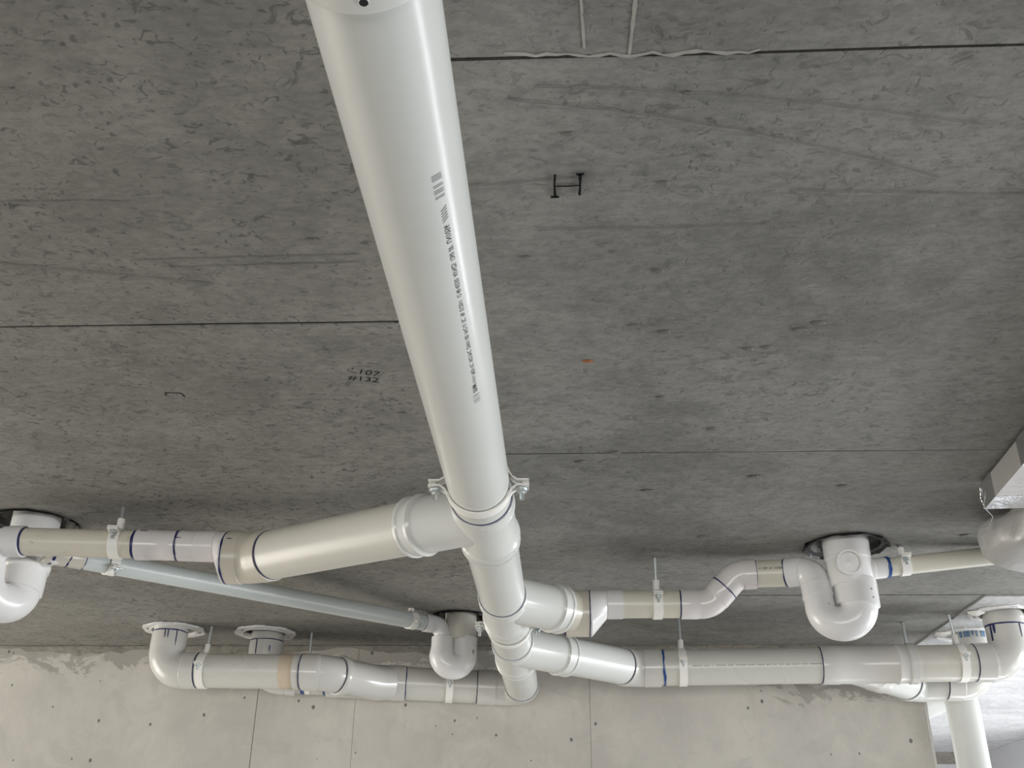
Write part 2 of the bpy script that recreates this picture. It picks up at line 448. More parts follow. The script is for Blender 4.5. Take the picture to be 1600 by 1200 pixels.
# long faint trowel / chalk lines
def wav(x0, y0, x1, y1, bend, n=24, j=.0015):
    return [(x0 + (x1-x0)*k/n, y0 + (y1-y0)*k/n + bend*math.sin(PI*k/n) + random.uniform(-j, j)) for k in range(n + 1)]
for a in ((-.02, .845, .50, .925, -.012), (-.05, .865, .48, 1.02, -.02), (-.13, 1.02, .05, 1.005, .0), (-.02, 1.115, .33, 1.11, .002), (.3, 1.04, .62, 1.06, .0)):
    pm('scuff_line', wav(*a), [.0006 + .0009*random.random() for _ in range(25)], 'scuff')
for a in ((-.95, .79, -.60, .83, .0), (-.92, 1.02, -.55, 1.035, .003), (-.84, 1.16, -.50, 1.235, .0), (-.6, 1.17, -.27, 1.165, .0), (-.55, 1.19, -.27, 1.185, .0), (-.9, .73, -.62, .765, 0)):
    pm('scuff_line', wav(*a), [.0006 + .0009*random.random() for _ in range(25)], 'scuff')
pm('laitance_streak', wav(-.05, .797, .22, .8, .002, j=.003), [.002 + .004*random.random() for _ in range(25)], 'pale_scuff')
pm('laitance_streak', wav(.03, .72, .035, .79, .0, 8), [.0025 + .001*random.random() for _ in range(9)], 'pale_scuff')
pm('laitance_streak', wav(.085, .715, .083, .80, .0, 8), [.003 + .002*random.random() for _ in range(9)], 'pale_scuff')
# small pits and nail blisters in the soffit
def pit(x, y, r, mat='scuff', sq=.6):
    V, F = [], []; n = 11; rr = random.Random(int(x*9999) ^ int(y*7777))
    for ring, z in ((1.0, 0), (.6, -.0022)):
        for k in range(n):
            a = 2*PI*k/n; q = r*ring*(1 + .5*(rr.random()-.5))
            V.append((x + q*math.cos(a)*1.25, y + q*math.sin(a)*sq, CEIL - .0006 + z))
    for k in range(n): F.append((k, (k+1) % n, n+(k+1) % n, n+k))
    F += [tuple(range(n)), tuple(range(n, 2*n))]
    mk('pockmark', V, F, M[mat], slab_o)
for x, y, r in ((.152, .862, .005), (.020, .925, .006), (.139, 1.02, .006), (.036, .745, .005), (-.04, 1.18, .006), (.175, 1.395, .008), (.125, 1.375, .008),
                (.386, 1.395, .010), (.412, 1.375, .010), (.345, 1.45, .008), (.315, 1.455, .008), (.149, 1.22, .007), (.19, 1.63, .009), (.30, 1.77, .010),
                (.20, 2.1, .013), (.05, 1.93, .009), (.12, 1.88, .010), (.62, 2.08, .011), (.42, 2.02, .012), (-.43, 1.72, .009), (-.23, 1.53, .007), (-.31, 1.63, .006),
                (-.95, 1.5, .007), (-.62, 1.19, .004), (-.33, 1.13, .008), (-.7, .93, .004), (.36, 2.42, .010), (1.0, 2.42, .012)):
    pit(x, y, r)
pit(.055, 1.49, .007, 'rust')
V, F = glyphs("' ' '", .02)
# ------------------------------------------------------------------ pipework
def thing(name, label, cat, ax, prof, mat, group=None, seg=44, extra=None):
    V, F = sweep(ax, prof, seg)
    for e in (extra or []): sweep(e[0], e[1], seg, True, 0, V, F)
    p, _, _ = ax.at(prof[0][0])
    return tag(mk(name, V, F, mat, None, p), label, cat, group)
def ring(parent, ax, s, r, wd=.004, mat='primer', wob=.0012, name='primer_ring'):
    V, F = sweep(ax, [(s, r + .0002), (s, r + .0009), (s + wd, r + .0009), (s + wd, r + .0002)], 56, False, wob)
    return mk(name, V, F, M[mat], parent)
def drip(parent, ax, s, ang, ln, r, wd=.003, mat='primer'):
    """run of primer along the surface from s, at angle ang about the axis (0 = ring frame u)"""
    V, F = [], []; n = 6
    for i in range(n + 1):
        p, t, u = ax.at(s + ln*i/n); v = t.cross(u); q = wd*(1 if i < n-1 else .6)/2
        for da in (-q/r, q/r):
            a = ang + da; nn = u*math.cos(a) + v*math.sin(a)
            V += [p + nn*(r + .0001), p + nn*(r + .0010)]
    for i in range(n):
        a = 4*i
        F += [(a+1, a+3, a+7, a+5), (a, a+1, a+5, a+4), (a+2, a+6, a+7, a+3)]
    F += [(0, 2, 3, 1), (4*n, 4*n+1, 4*n+3, 4*n+2)]
    return mk('primer_run', V, F, M[mat], parent)
def towards(ax, s, d):
    """angle about the axis that faces direction d"""
    p, t, u = ax.at(s); v = t.cross(u); d = Vector(d)
    return math.atan2(d.dot(v), d.dot(u))
def lettering(parent, ax, s0, face, body, size, r, up=1, mat='ink', name='print', shear=0, fit=None):
    """text wrapped on a pipe: runs along the axis from s0 (up=-1 runs backwards)"""
    V, F = glyphs(body, size, shear); a0 = towards(ax, max(0, s0), face)
    x1 = max(v[0] for v in V); k = (fit / x1) if fit else 1.0
    W = []
    for x, y, _ in V:
        p, t, u = ax.at(s0 + up*x*k); v = t.cross(u); a = a0 + up*(y - size*.35)/r
        W.append(p + (u*math.cos(a) + v*math.sin(a))*(r + .0006))
    return mk(name, W, F, M[mat], parent, smooth=False)

def cyl(V, F, a, b, r, seg=14):
    sweep(Ax([a, b]), [(0, r), ((Vector(b)-Vector(a)).length, r)], seg, True, 0, V, F)
def nut_bolt(parent, p, ln=.03, rb=.0032, up=.004):
    p = Vector(p)
    V, F = [], []; cyl(V, F, p + Vector((0, 0, up)), p - Vector((0, 0, ln)), rb, 12)
    b = mk('bolt', V, F, M['zinc'], parent)
    V, F = [], []; cyl(V, F, p - Vector((0, 0, .003)), p - Vector((0, 0, .009)), rb*2.1, 6)
    nb = mk('nut', V, F, M['zinc'], b, smooth=False)
    V, F = [], []; cyl(V, F, p - Vector((0, 0, .0012)), p - Vector((0, 0, .003)), rb*2.9, 16)
    mk('washer', V, F, M['zinc'], b)
def band(parent, c, d, r, wd=.024, th=.003, mat='clip'):
    d = Vector(d).normalized(); c = Vector(c)
    ax = Ax([c - d*wd/2, c + d*wd/2])
    V, F = sweep(ax, [(0, r + .0004), (0.0004, r + th), (wd - .0004, r + th), (wd, r + .0004)], 48, False)
    return mk('band', V, F, M[mat], parent)
def hanger(c, d, r, label, rod_r=.0042, sock=.030, face=(0, -1, 0), rod=True, ear_z=.006, lean=(0, 0), wd=.024, socket=True, group=None):
    c = Vector(c); d = Vector(d).normalized()
    e = empty('pipe_hanger', (c.x, c.y, c.z)); tag(e, label, 'pipe clip', group)
    band(e, c, d, r, wd)
    t = c + Vector((0, 0, r + .001)); ln = Vector((lean[0], lean[1], 1)).normalized()
    if socket:
        V, F = [], []
        sweep(Ax([t, t + ln*sock]), [(0, .0105), (sock*.25, .009), (sock*.95, .0085), (sock, .0075)], 16, True, 0, V, F)
        mk('rod_socket', V, F, M['clip'], e)
    if rod:
        top = t + ln*((CEIL + .01 - t.z)/ln.z)
        V, F = [], []; cyl(V, F, t + ln*.012, top, rod_r, 12); mk('rod', V, F, M['zinc'], e)
        q = t + ln*((CEIL - .0012 - t.z)/ln.z)
        V, F = [], []; sweep(Ax([q, q + Vector((0, 0, .01))]), [(0, .0075), (.004, .0085), (.01, .008)], 12, True, 0, V, F); mk('drill_collar', V, F, M['scuff'], e)
    f = Vector(face); f = (f - d*f.dot(d)).normalized(); 
    p = c + f*(r + .009) + Vector((0, 0, ear_z))
    for z in (.0022, -.0022):
        V, F = [], []; box(V, F, p + Vector((0, 0, z)), f*.0105, d*(wd*.5), Vector((0, 0, .0015))); mk('ear', V, F, M['clip'], e, smooth=False)
    nut_bolt(e, p + f*.002 - Vector((0, 0, .004)), .018, .003, .009)
    return e
def bare_rod(c, label):
    c = Vector(c); e = empty('hanger_rod', (c.x, c.y, CEIL)); tag(e, label, 'rod')
    V, F = [], []; cyl(V, F, c, (c.x, c.y, CEIL + .01), .0046, 12); mk('rod', V, F, M['zinc'], e)
    V, F = [], []; sweep(Ax([(c.x, c.y, CEIL - .0012), (c.x, c.y, CEIL + .01)]), [(0, .0085), (.004, .0095), (.01, .009)], 12, True, 0, V, F); mk('drill_collar', V, F, M['scuff'], e)
def saddle(c, d, r, label, wd=.026, rod=True):
    """two-part clamp bolted together on both sides of a pipe, hung from a rod"""
    c = Vector(c); d = Vector(d).normalized(); x = Vector((0, 0, 1)).cross(d).normalized()*-1
    e = empty('pipe_clamp', c); tag(e, label, 'pipe clamp')
    th = .0035
    for sgn, nm in ((-1, 'lower_strap'), (1, 'upper_strap')):
        prof = []
        n = 28
        for k in range(n + 1):
            a = PI*k/n; prof.append((math.cos(a)*(r + .001), sgn*max(.003, math.sin(a)*(r + .001))))
        ear = [(r + .034, sgn*.003), (r + .014, sgn*.003), (r + .005, sgn*.009)]
        line = ear + prof[3:-3] + [(-a, b) for a, b in ear[::-1]]
        V, F = [], []
        m = len(line)
        for i, (a, b) in enumerate(line):
            p0 = line[max(0, i-1)]; p1 = line[min(m-1, i+1)]; tx, ty = p1[0]-p0[0], p1[1]-p0[1]; L = math.hypot(tx, ty)
            nx, ny = (-ty/L, tx/L)
            if nx*a + ny*b < 0 and 3 <= i < m-3: nx, ny = -nx, -ny
            if i < 3 or i >= m-3: nx, ny = (0, sgn)
            for o in (0, th):
                for q in (-wd/2, wd/2): V.append(c + x*(a + nx*o) + Vector((0, 0, b + ny*o)) + d*q)
        for i in range(m - 1):
            a = 4*i
            F += [(a, a+1, a+5, a+4), (a+2, a+6, a+7, a+3), (a, a+4, a+6, a+2), (a+1, a+3, a+7, a+5)]
        F += [(0, 2, 3, 1), (4*m-4, 4*m-3, 4*m-1, 4*m-2)]
        mk(nm, V, F, M['clip'], e, angle=40)
    for sx in (-1, 1): nut_bolt(e, c + x*sx*(r + .022) - Vector((0, 0, .007)), .022, .0042, .017)
    if rod:
        V, F = [], []; cyl(V, F, c + Vector((0, 0, r + .002)), (c.x, c.y, CEIL + .01), .005, 12); mk('rod', V, F, M['zinc'], e)
    return e

# ---- the main drain, running from the back wall over the camera
A0 = Vector((-.145, .5, 2.358)); A1 = Vector((-.126, 3.505, 2.340)); AD = (A1 - A0).normalized()
MAIN = Ax([A0 - AD*2.0, A0 + AD*3.2])          # distance 2.0 = image top
def ms(s): return s + 2.0
RP = .055
o = thing('drain_pipe', 'largest white pipe, from the clamped junction to the top, with a line of black print', 'pipe',
          MAIN, [(ms(-.05), RP), (ms(1.27), RP)], M['white'], seg=72)
FACE = (math.sin(math.radians(38)), 0, -math.cos(math.radians(38)))
lettering(o, MAIN, ms(.752), FACE, '| || | ||', .011, RP, -1, 'greyink', fit=.024)
lettering(o, MAIN, ms(.722), FACE, 'nw', .015, RP, -1, 'pen', shear=.3, fit=.026)
lettering(o, MAIN, ms(.694), FACE, '||||||', .005, RP, -1, 'greyink', fit=.018)
lettering(o, MAIN, ms(.672), FACE, 'PREV VC  WD PVC  DWV 100  PVC-U  SC  96  E12011  12 48 45550  AS/NZS  1260', .0084, RP, -1, fit=.672 - .393)
lettering(o, MAIN, ms(.391), FACE, 'W', .011, RP, -1, 'pen', shear=.5, fit=.011)
lettering(o, MAIN, ms(.375), FACE, 'LN1056', .0092, RP, -1, fit=.031)
lettering(o, MAIN, ms(.338), FACE, '/////', .0105, RP, -1, 'pen', shear=.25, fit=.026)
lettering(o, MAIN, ms(.298), FACE, '|| ||| ||  ||||', .0125, RP, -1, 'greyink', fit=.036)
o = thing('pipe_coupling', 'white coupling with a small screw hole at the top edge of the frame', 'fitting',
          MAIN, [(ms(-.30), .0585), (ms(.050), .0585), (ms(.054), .0575), (ms(.054), .0552)], M['whitefit'], seg=72)
q, t, u = MAIN.at(ms(.042)); a = towards(MAIN, ms(.03), (.07, 0, -1)); nn = u*math.cos(a) + t.cross(u)*math.sin(a)
V, F = [], []; sweep(Ax([q + nn*.0570, q + nn*.0588]), [(0, .0036), (.0018, .0036)], 16, True, 0, V, F); mk('screw_hole', V, F, M['void'], o)
V, F = [], []; sweep(Ax([q + nn*.0570, q + nn*.0590]), [(0, .0048), (.0020, .0044), (.0020, .0036), (.0004, .0036)], 16, False, 0, V, F); mk('hole_rim', V, F, M['whitefit'], o)
saddle(MAIN.at(ms(1.172))[0], AD, RP, 'white two-part clamp with bolted ears where the big pipe meets the first junction')

RS = .0592
def wye(label, s_in, s_rid, s_l1, s_l2, br, prof_b, mat='whitefit'):
    prof = [(s_in, RP + .0004), (s_in, RS - .0008), (s_in + .001, RS), (s_rid - .004, RS), (s_rid, RS + .0012), (s_rid + .004, RP + .0015)]
    prof += [(s_l1 - .010, RP + .0015)] + [(s_l1 - .005, RS - .001), (s_l1 - .001, RS + .0034), (s_l1 + .006, RS + .003), (s_l1 + .009, RS - .0004), (s_l2 - .009, RS - .0004), (s_l2 - .006, RS + .0028), (s_l2, RS + .0024), (s_l2 + .002, RP + .0004)]
    o = thing('wye_junction', label, 'fitting', MAIN, prof, M[mat], seg=64, extra=[(br, prof_b)])
    # raised moulding plaque on the socket
    c = (s_in + s_rid)/2 + .003
    V, F = [], []
    a0 = towards(MAIN, c, (.05, -.25, -1))
    for sa, ss, la, ls in ((-.10, 0, .004, .011), (.10, 0, .004, .011), (0, -.0048, .20, .0016), (0, .0048, .20, .0016)):
        n = 5; b = len(V)
        for i in range(n + 1):
            aa = a0 + sa + la*(i/n - .5)
            for ds in (-ls/2, ls/2):
                p, t, u = MAIN.at(c + ss + ds); nn = u*math.cos(aa) + t.cross(u)*math.sin(aa)
                V += [p + nn*(RS - .0004), p + nn*(RS + .0008)]
        for i in range(n):
            q = b + 4*i
            F += [(q+1, q+3, q+7, q+5), (q, q+1, q+5, q+4), (q+2, q+6, q+7, q+3)]
        F += [(b, b+2, b+3, b+1), (b+4*n, b+4*n+1, b+4*n+3, b+4*n+2)]
    mk('moulded_plaque', V, F, M[mat], o)
    return o
def bprof(s0, s1, s2):
    """branch arm ending in a socket between rings s1 and s2"""
    return [(s0, RP + .0015), (s1 - .010, RP + .0015), (s1 - .005, RS - .001), (s1 - .001, RS + .0036), (s1 + .005, RS + .0032), (s1 + .008, RS + .0004), (s2 - .010, RS + .0004), (s2 - .007, RS + .0030), (s2 - .0005, RS + .0026), (s2, RP + .0005)]

B1 = Ax([(-.142, 1.83, 2.353), (-.647, 2.165, 2.3775)])
B2 = Ax([(-.140, 2.43, 2.352), (.05, 2.60, 2.356)])
B3 = Ax([(-.130, 2.93, 2.345), (.25, 3.27, 2.345)])
o = wye('white branching junction under the two-part clamp, its arm pointing left', ms(1.232), ms(1.272), ms(1.440), ms(1.474), B1, bprof(0, .145, .179))
ring(o, MAIN, ms(1.2285), RP, .0048)
thing('drain_pipe', 'short white pipe between the first and second junction of the main drain', 'pipe', MAIN, [(ms(1.45), RP), (ms(1.92), RP)], M['white'], seg=64)
o = wye('middle white branching junction of the main drain, arm pointing right to a beige collar', ms(1.884), ms(1.924), ms(2.086), ms(2.139), B2, bprof(0, .166, .198))
ring(o, MAIN, ms(1.881), RP, .0045)
saddle(MAIN.at(ms(2.185))[0], AD, RP + .0005, 'small-looking white clamp with bolted ears between the second and third junction')
thing('drain_pipe', 'very short white pipe between the second and third junction', 'pipe', MAIN, [(ms(2.12), RP + .0005), (ms(2.40), RP + .0005)], M['white'], seg=64)
o = wye('white branching junction nearest the back wall, its arm pointing right to the long run', ms(2.364), ms(2.407), ms(2.572), ms(2.628), B3, bprof(0, .172, .210))
ring(o, MAIN, ms(2.361), RP, .0045)
thing('drain_pipe', 'short white pipe between the third junction and the bottom elbow', 'pipe', MAIN, [(ms(2.60), RP), (ms(3.03), RP)], M['white'], seg=64)

# ---- bottom elbow and the low run to the left
E4 = MAIN.at(ms(3.085))[0]
LL = Vector((-.985, 3.475, 2.361))
dl = (LL - E4).normalized()
ax = Ax(path([MAIN.at(ms(3.000))[0], E4, E4 + dl*.155], {1: .058}))
o = thing('pipe_elbow', 'white ninety degree elbow at the far end of the main drain, against the wall', 'fitting', ax,
          [(0, RP), (0, .0585), (.018, .0592), (.03, .0575), (ax.L - .062, .0575), (ax.L - .060, .0592), (ax.L - .001, .0592), (ax.L, RP)], M['greyfit'], seg=56)
ring(o, ax, -.004, RP, .0042)
LOW = Ax([E4, LL])
o = thing('drain_pipe', 'grey-white pipe along the wall between the bottom elbow and the left junction', 'pipe', LOW, [(.14, RP), (.46, RP)], M['grey'])
ring(o, LOW, .1575, RP, .0022, wob=.0004)
hanger(LOW.at(.252)[0], dl, RP, 'white pipe clip on the low left run, under the small trap', face=(0, -1, -.1), ear_z=.012)
# left junction: straight leg behind, curved inlet in front
fj = Ax(path([(-.835, 3.335, 2.349), (-.768, 3.335, 2.348), (-.615, 3.490, 2.342), LOW.at(.44)[0]], {1: .13, 2: .10}, 16))
o = thing('wye_junction', 'grey-white sweeping junction on the low left run joining the front and back pipes', 'fitting', LOW,
          [(.402, RP), (.403, .0588), (.460, .0592), (.463, .0572), (.63, .0572), (.632, .0585), (.668, .0585), (.669, .045)], M['greyfit'],
          extra=[(fj, [(.117, RP), (.118, .0635), (.124, .0655), (.134, .0645), (.150, .0605), (.155, .0575), (fj.L - .06, .0572), (fj.L - .02, .056), (fj.L, .054)])])
ring(o, LOW, .3995, RP, .0046)
ring(o, fj, .1145, RP + .0024, .0030, 'primer', .0012)
FRONT = Ax([(-1.20, 3.335, 2.354), (-.82, 3.335, 2.349)])
o = thing('drain_pipe', 'grey-white pipe with a beige primer stain leading into the left junction', 'pipe', FRONT, [(0, RP), (FRONT.L + .01, RP)], M['grey'])
V, F = sweep(FRONT, [(.295, RP + .0002), (.296, RP + .0005), (.338, RP + .0005), (.339, RP + .0002)], 48, False, .002); mk('primer_stain', V, F, M['residue'], o)
# 45 degree bend between the front pipe and the junction
o = thing('pipe_elbow', 'glossy grey-white bend leaving the beige-stained pipe into the left junction', 'fitting', fj,
          [(0, RP), (0, .0588), (.048, .0594), (.051, .0572), (.150, .0572), (.152, .05)], M['greyfit'])
thing('pipe_collar', 'thin collar ring beside the beige primer stain', 'fitting', FRONT, [(.338, RP), (.339, .0575), (.352, .0578), (.358, .0575), (.361, RP)], M['greyfit'])
ring(o, fj, -.0030, .0585, .0028, 'primer', .0010)
hanger(FRONT.at(.035)[0], (1, 0, 0), RP, 'white pipe clip beside the far left floor-flange elbow', face=(0, -1, .0), ear_z=.012, lean=(.06, .02))
# elbow and flange far left
ex = -1.297
ax = Ax(path([(ex, 3.335, 2.476), (ex, 3.335, 2.354), (-1.185, 3.335, 2.354)], {1: .062}))
o = thing('pipe_elbow', 'glossy grey-white elbow with blue drips hanging below the leftmost floor flange', 'fitting', ax,
          [(0, RP), (0, .0565), (.001, .0574), (.045, .058), (.048, .0575), (ax.L - .045, .0575), (ax.L - .043, .0590), (ax.L - .001, .0590), (ax.L, RP)], M['greyfit'], seg=56)
ring(o, ax, -.003, RP + .0012, .0034)
ring(o, ax, ax.L - .001, RP, .0042, wob=.0006)
a = towards(ax, .01, (.08, -1, 0)); drip(o, ax, 0, a, .026, .0579); drip(o, ax, 0, towards(ax, .01, (.26, -1, 0)), .026, .0579); drip(o, ax, 0, towards(ax, .01, (.9, -1, 0)), .05, .0579)
def flange(x, y, label, rot=0.0, ro=.101):
    pts = []
    for k in range(96):
        a = 2*PI*k/96; q = ro + (.0022 if (k // 6) % 2 else -.0022); pts.append((x + q*math.cos(a + rot), y + q*math.sin(a + rot)))
    holes = [circ(x, y, .0740, 40)]
    for j in range(6):
        a0 = rot + j*PI/3 + .25; lp = []
        for k in range(7): lp.append((x + .089*math.cos(a0 + .05*k), y + .089*math.sin(a0 + .05*k)))
        for k in range(6, -1, -1): lp.append((x + .081*math.cos(a0 + .05*k), y + .081*math.sin(a0 + .05*k)))
        holes.append(lp)
    o = plate('floor_flange', [pts] + holes, CEIL - .0075, CEIL - .0005, M['trap'])
    o['_o'] = tuple(o.location)
    tag(o, label, 'flange')
    # hub ring inside the flange
    V, F = [], []
    sweep(Ax([(x, y, CEIL - .009), (x, y, CEIL + .05)]), [(0, .0735), (0, .0755), (.012, .0755), (.012, .0735), (0, .0735)], 40, False, 0, V, F)
    mk('hub', V, F, M['trap'], o)
    return o
flange(-1.300, 3.372, 'leftmost white scalloped floor flange on the ceiling, above the blue-dripped elbow')
flange(-1.000, 3.422, 'white scalloped floor flange on the ceiling second from the left, above a short pipe', .3)
thing('drain_pipe', 'stub of pipe coming down through the leftmost floor flange', 'pipe', Ax([(ex, 3.335, 2.45), (ex, 3.345, 2.58)]), [(0, RP), (.13, RP)], M['greyfit'])
# elbow 2 and the short back leg
ax = Ax(path([(-1.003, 3.462, 2.474), (-1.003, 3.462, 2.361), LOW.at(.775)[0]], {1: .062}))
o = thing('pipe_elbow', 'grey-white elbow below the second floor flange, half hidden behind the front pipe', 'fitting', ax,
          [(0, RP), (0, .0565), (.001, .0578), (.048, .058), (.05, .0575), (ax.L - .03, .0575), (ax.L - .028, .059), (ax.L, .059), (ax.L, RP)], M['greyfit'], seg=56)
ring(o, ax, -.003, RP + .0012, .0030)
drip(o, ax, 0, towards(ax, .01, (-.35, -1, 0)), .062, .0579, .0034)
drip(o, ax, .022, towards(ax, .01, (.5, -1, 0)), .02, .0579, .004, 'primerbright')
thing('drain_pipe', 'stub of pipe coming down through the second floor flange', 'pipe', Ax([(-1.003, 3.462, 2.45), (-1.003, 3.462, 2.58)]), [(0, RP), (.13, RP)], M['greyfit'])
o = thing('drain_pipe', 'short hidden back pipe with blue primer under the front pipe of the left junction', 'pipe', LOW, [(.64, .052), (.86, .052)], M['greyfit'])
ring(o, LOW, .742, .052, .012, 'primerbright'); 
ring(o, LOW, .724, .052, .016, 'clip', .0, 'sleeve')
ring(o, LOW, .672, .052, .006, 'primerbright')
bare_rod((-.842, 3.432, 2.37), 'bare grey rod dropping from the ceiling behind the left junction')

# ---- first branch, to the left
o = thing('drain_pipe', 'long warm white pipe slanting left from the first junction', 'pipe', B1, [(.175, RP), (.66, RP)], M['warm'], seg=56)
LX = Vector((-1.0, .0, .0))
e1 = Vector((-.70, 2.164, 2.380)); e1b = Vector((-.795, 2.163, 2.382))
ax = Ax(path([B1.at(.594)[0], B1.at(.655)[0], B1.at(.655)[0] + (e1b - e1).normalized()*.060], {1: .07}))
o = thing('pipe_elbow', 'beige-white shallow bend at the left end of the slanting pipe', 'fitting', ax,
          [(0, RP), (0, .0585), (.026, .0592), (.028, .0575), (ax.L - .036, .0575), (ax.L - .034, .0592), (ax.L, .0592), (ax.L, RP)], M['beige'], seg=56)
ring(o, ax, -.004, RP, .0042, wob=.0005)
pe = ax.P[-1]
SML = Vector((pe.x - .062, pe.y - .010, pe.z + .016))
def eccentric(label, p, d, r0, r1, up, ln, tail, mat):
    """reducer with a flush top: big mouth at p, running along d, small spigot tail"""
    d = Vector(d).normalized(); V, F = [], []; seg = 48
    u = Vector((0, 0, 1)).cross(d).normalized(); v = d.cross(u)
    if v.z < 0: v = -v
    st = [(0.0, r0, 0), (.006, r0, 0), (ln, r1, r0 - r1), (ln + .001, r1 + .0016, r0 - r1), (ln + tail, r1 + .0016, r0 - r1)]
    for s, r, off in st:
        for k in range(seg):
            a = 2*PI*k/seg; V.append(Vector(p) + d*s + v*off + (u*math.cos(a) + v*math.sin(a))*r)
    for i in range(len(st) - 1):
        for k in range(seg):
            a = i*seg + k; b = i*seg + (k+1) % seg; F.append((a, b, b+seg, a+seg))
    F += [tuple(range(seg)), tuple((len(st)-1)*seg + k for k in range(seg))]
    o = tag(mk('reducer', V, F, mat, None, p, angle=40), label, 'fitting')
    return o, Vector(p) + d*(ln + tail) + v*(r0 - r1)
dL = (e1b - e1).normalized()
o, q1 = eccentric('pinkish white stepped reducer left of the slanting pipe', pe, dL, .0588, .0335, True, .030, .046, M['pink'])
rx = Ax([pe - dL*.01, pe + dL*.2]); ring(o, rx, .0085, .0589, .0034, wob=.0022); drip(o, rx, .002, towards(rx, 0, (0, -1, .55)), -.012, .0589, .002)
RS1 = .0315
bend = Ax(path([q1 + Vector((-.001, 0, 0)), q1 + Vector((-.020, -.001, .0)), q1 + Vector((-.060, -.003, .002))], {1: .04}))
o = thing('pipe_coupling', 'pinkish white coupling directly left of the stepped reducer', 'fitting', bend, [(0, RS1), (.001, .0345), (.037, .0348), (.039, RS1)], M['pink'])
q2 = bend.at(.039)[0]
lend = Vector((-1.215, 2.157, 2.4105))
RUN = Ax([q2, lend]); dR = (lend - q2).normalized()
o = thing('pipe_coupling', 'pinkish white coupling with two blue rings right of the dirty cream pipe', 'fitting', RUN, [(.000, RS1), (.001, .0335), (.030, .0345), (.031, .0340), (.064, .0340), (.066, .0350), (.095, .0350), (.096, RS1)], M['pink'])
ring(o, RUN, .0005, .0345, .0038, wob=.0016); ring(o, RUN, .0962, RS1, .006, wob=.0010)
drip(o, RUN, .001, towards(RUN, 0, (0, -1, .25)), -.012, .0346, .0016); drip(o, RUN, .086, towards(RUN, 0, (0, -1, 1.1)), -.018, .0348, .003)
o = thing('drain_pipe', 'dirty cream pipe running level between the left trap and a pinkish coupling', 'pipe', RUN, [(.09, RS1), (RUN.L + .02, RS1)], M['creamdirty'])
hs = (-1.003 - q2.x)/dR.x
hanger(RUN.at(hs)[0], dR, RS1, 'white clip hanging the dirty cream pipe at the left', face=(-.05, -1, .25), ear_z=.012, lean=(-.02, .03), sock=.028, rod_r=.0048)

# left trap: elbow, U-bend, riser
lx = -1.287
tp = [lend + Vector((.035, 0, 0)), (lx + .002, 2.160, 2.411), (lx, 2.200, 2.262), (lx + .035, 2.282, 2.262), (-1.262, 2.285, 2.42)]
ax = Ax(path([lend + Vector((.005, 0, 0)), (lx - .002, 2.158, 2.411), (lx - .002, 2.185, 2.290), (-1.256, 2.272, 2.290), (-1.258, 2.276, 2.390)], {1: .045, 2: .045, 3: .045}))
o = thing('p_trap', 'white P-trap at the left edge of the frame, its U-bend hanging below the cream pipe', 'trap', ax,
          [(0, RS1), (.001, .0355), (.040, .0355), (.043, .034), (.10, .034), (.102, .0375), (.14, .0375), (.18, .042), (.22, .045), (ax.L - .066, .046), (ax.L - .064, .0490), (ax.L - .012, .0500), (ax.L - .006, .0545), (ax.L, .0545)], M['trap'], seg=48)
ring(o, ax, -.0045, RS1, .0058, wob=.0010)
rp = (-1.264, 2.285)
o = thing('gully_riser', 'white gully body coming through a ragged black hole at the left edge', 'fitting', Ax([(rp[0], rp[1], 2.375), (rp[0], rp[1], 2.60)]),
          [(0, .054), (.01, .055), (.225, .055)], M['trap'], seg=48)
SM0 = Vector((-1.199, 2.235, 2.411)); SM1 = Vector((-.418, 3.165, 2.468)); sd = (SM1 - SM0).normalized()
SMALL = Ax([SM0, SM1]); RSM = .0252
V, F = sweep(Ax([Vector((rp[0], rp[1], 2.407)), SM0 + sd*.020]), [(.03, .029), (.095, .028), (.10, RSM)], 32); mk('side_inlet', V, F, M['trap'], o)
# sleeve of torn black plastic round each cored hole
def sleeve(k, label):
    x, y, r, j = HOLES[k]; rr = random.Random(ord(k)); V, F = [], []; n = 44
    for ringi, (q, z) in enumerate(((.99, .02), (1.02, -.004), (1.07, -.006), (1.04, -.0015), (.90, .0))):
        for i in range(n):
            a = 2*PI*i/n; qq = r*(q + (rr.random()-.5)*.09 if ringi in (1, 2, 3) else q*.97); V.append((x + qq*math.cos(a), y + qq*math.sin(a), CEIL + z + (rr.random()*.004 - .003 if ringi in (1, 2) else 0)))
    for i in range(4):
        for kk in range(n): F.append((i*n+kk, i*n+(kk+1) % n, (i+1)*n+(kk+1) % n, (i+1)*n+kk))
    return tag(mk('hole_sleeve', V, F, M['void'], angle=20), label, 'sleeve')
sleeve('c', 'torn black plastic sleeve round the gully hole at the left edge')
sleeve('b', 'torn black plastic sleeve round the hole above the small middle trap')
sleeve('a', 'torn black plastic sleeve round the hole above the right-hand trap')

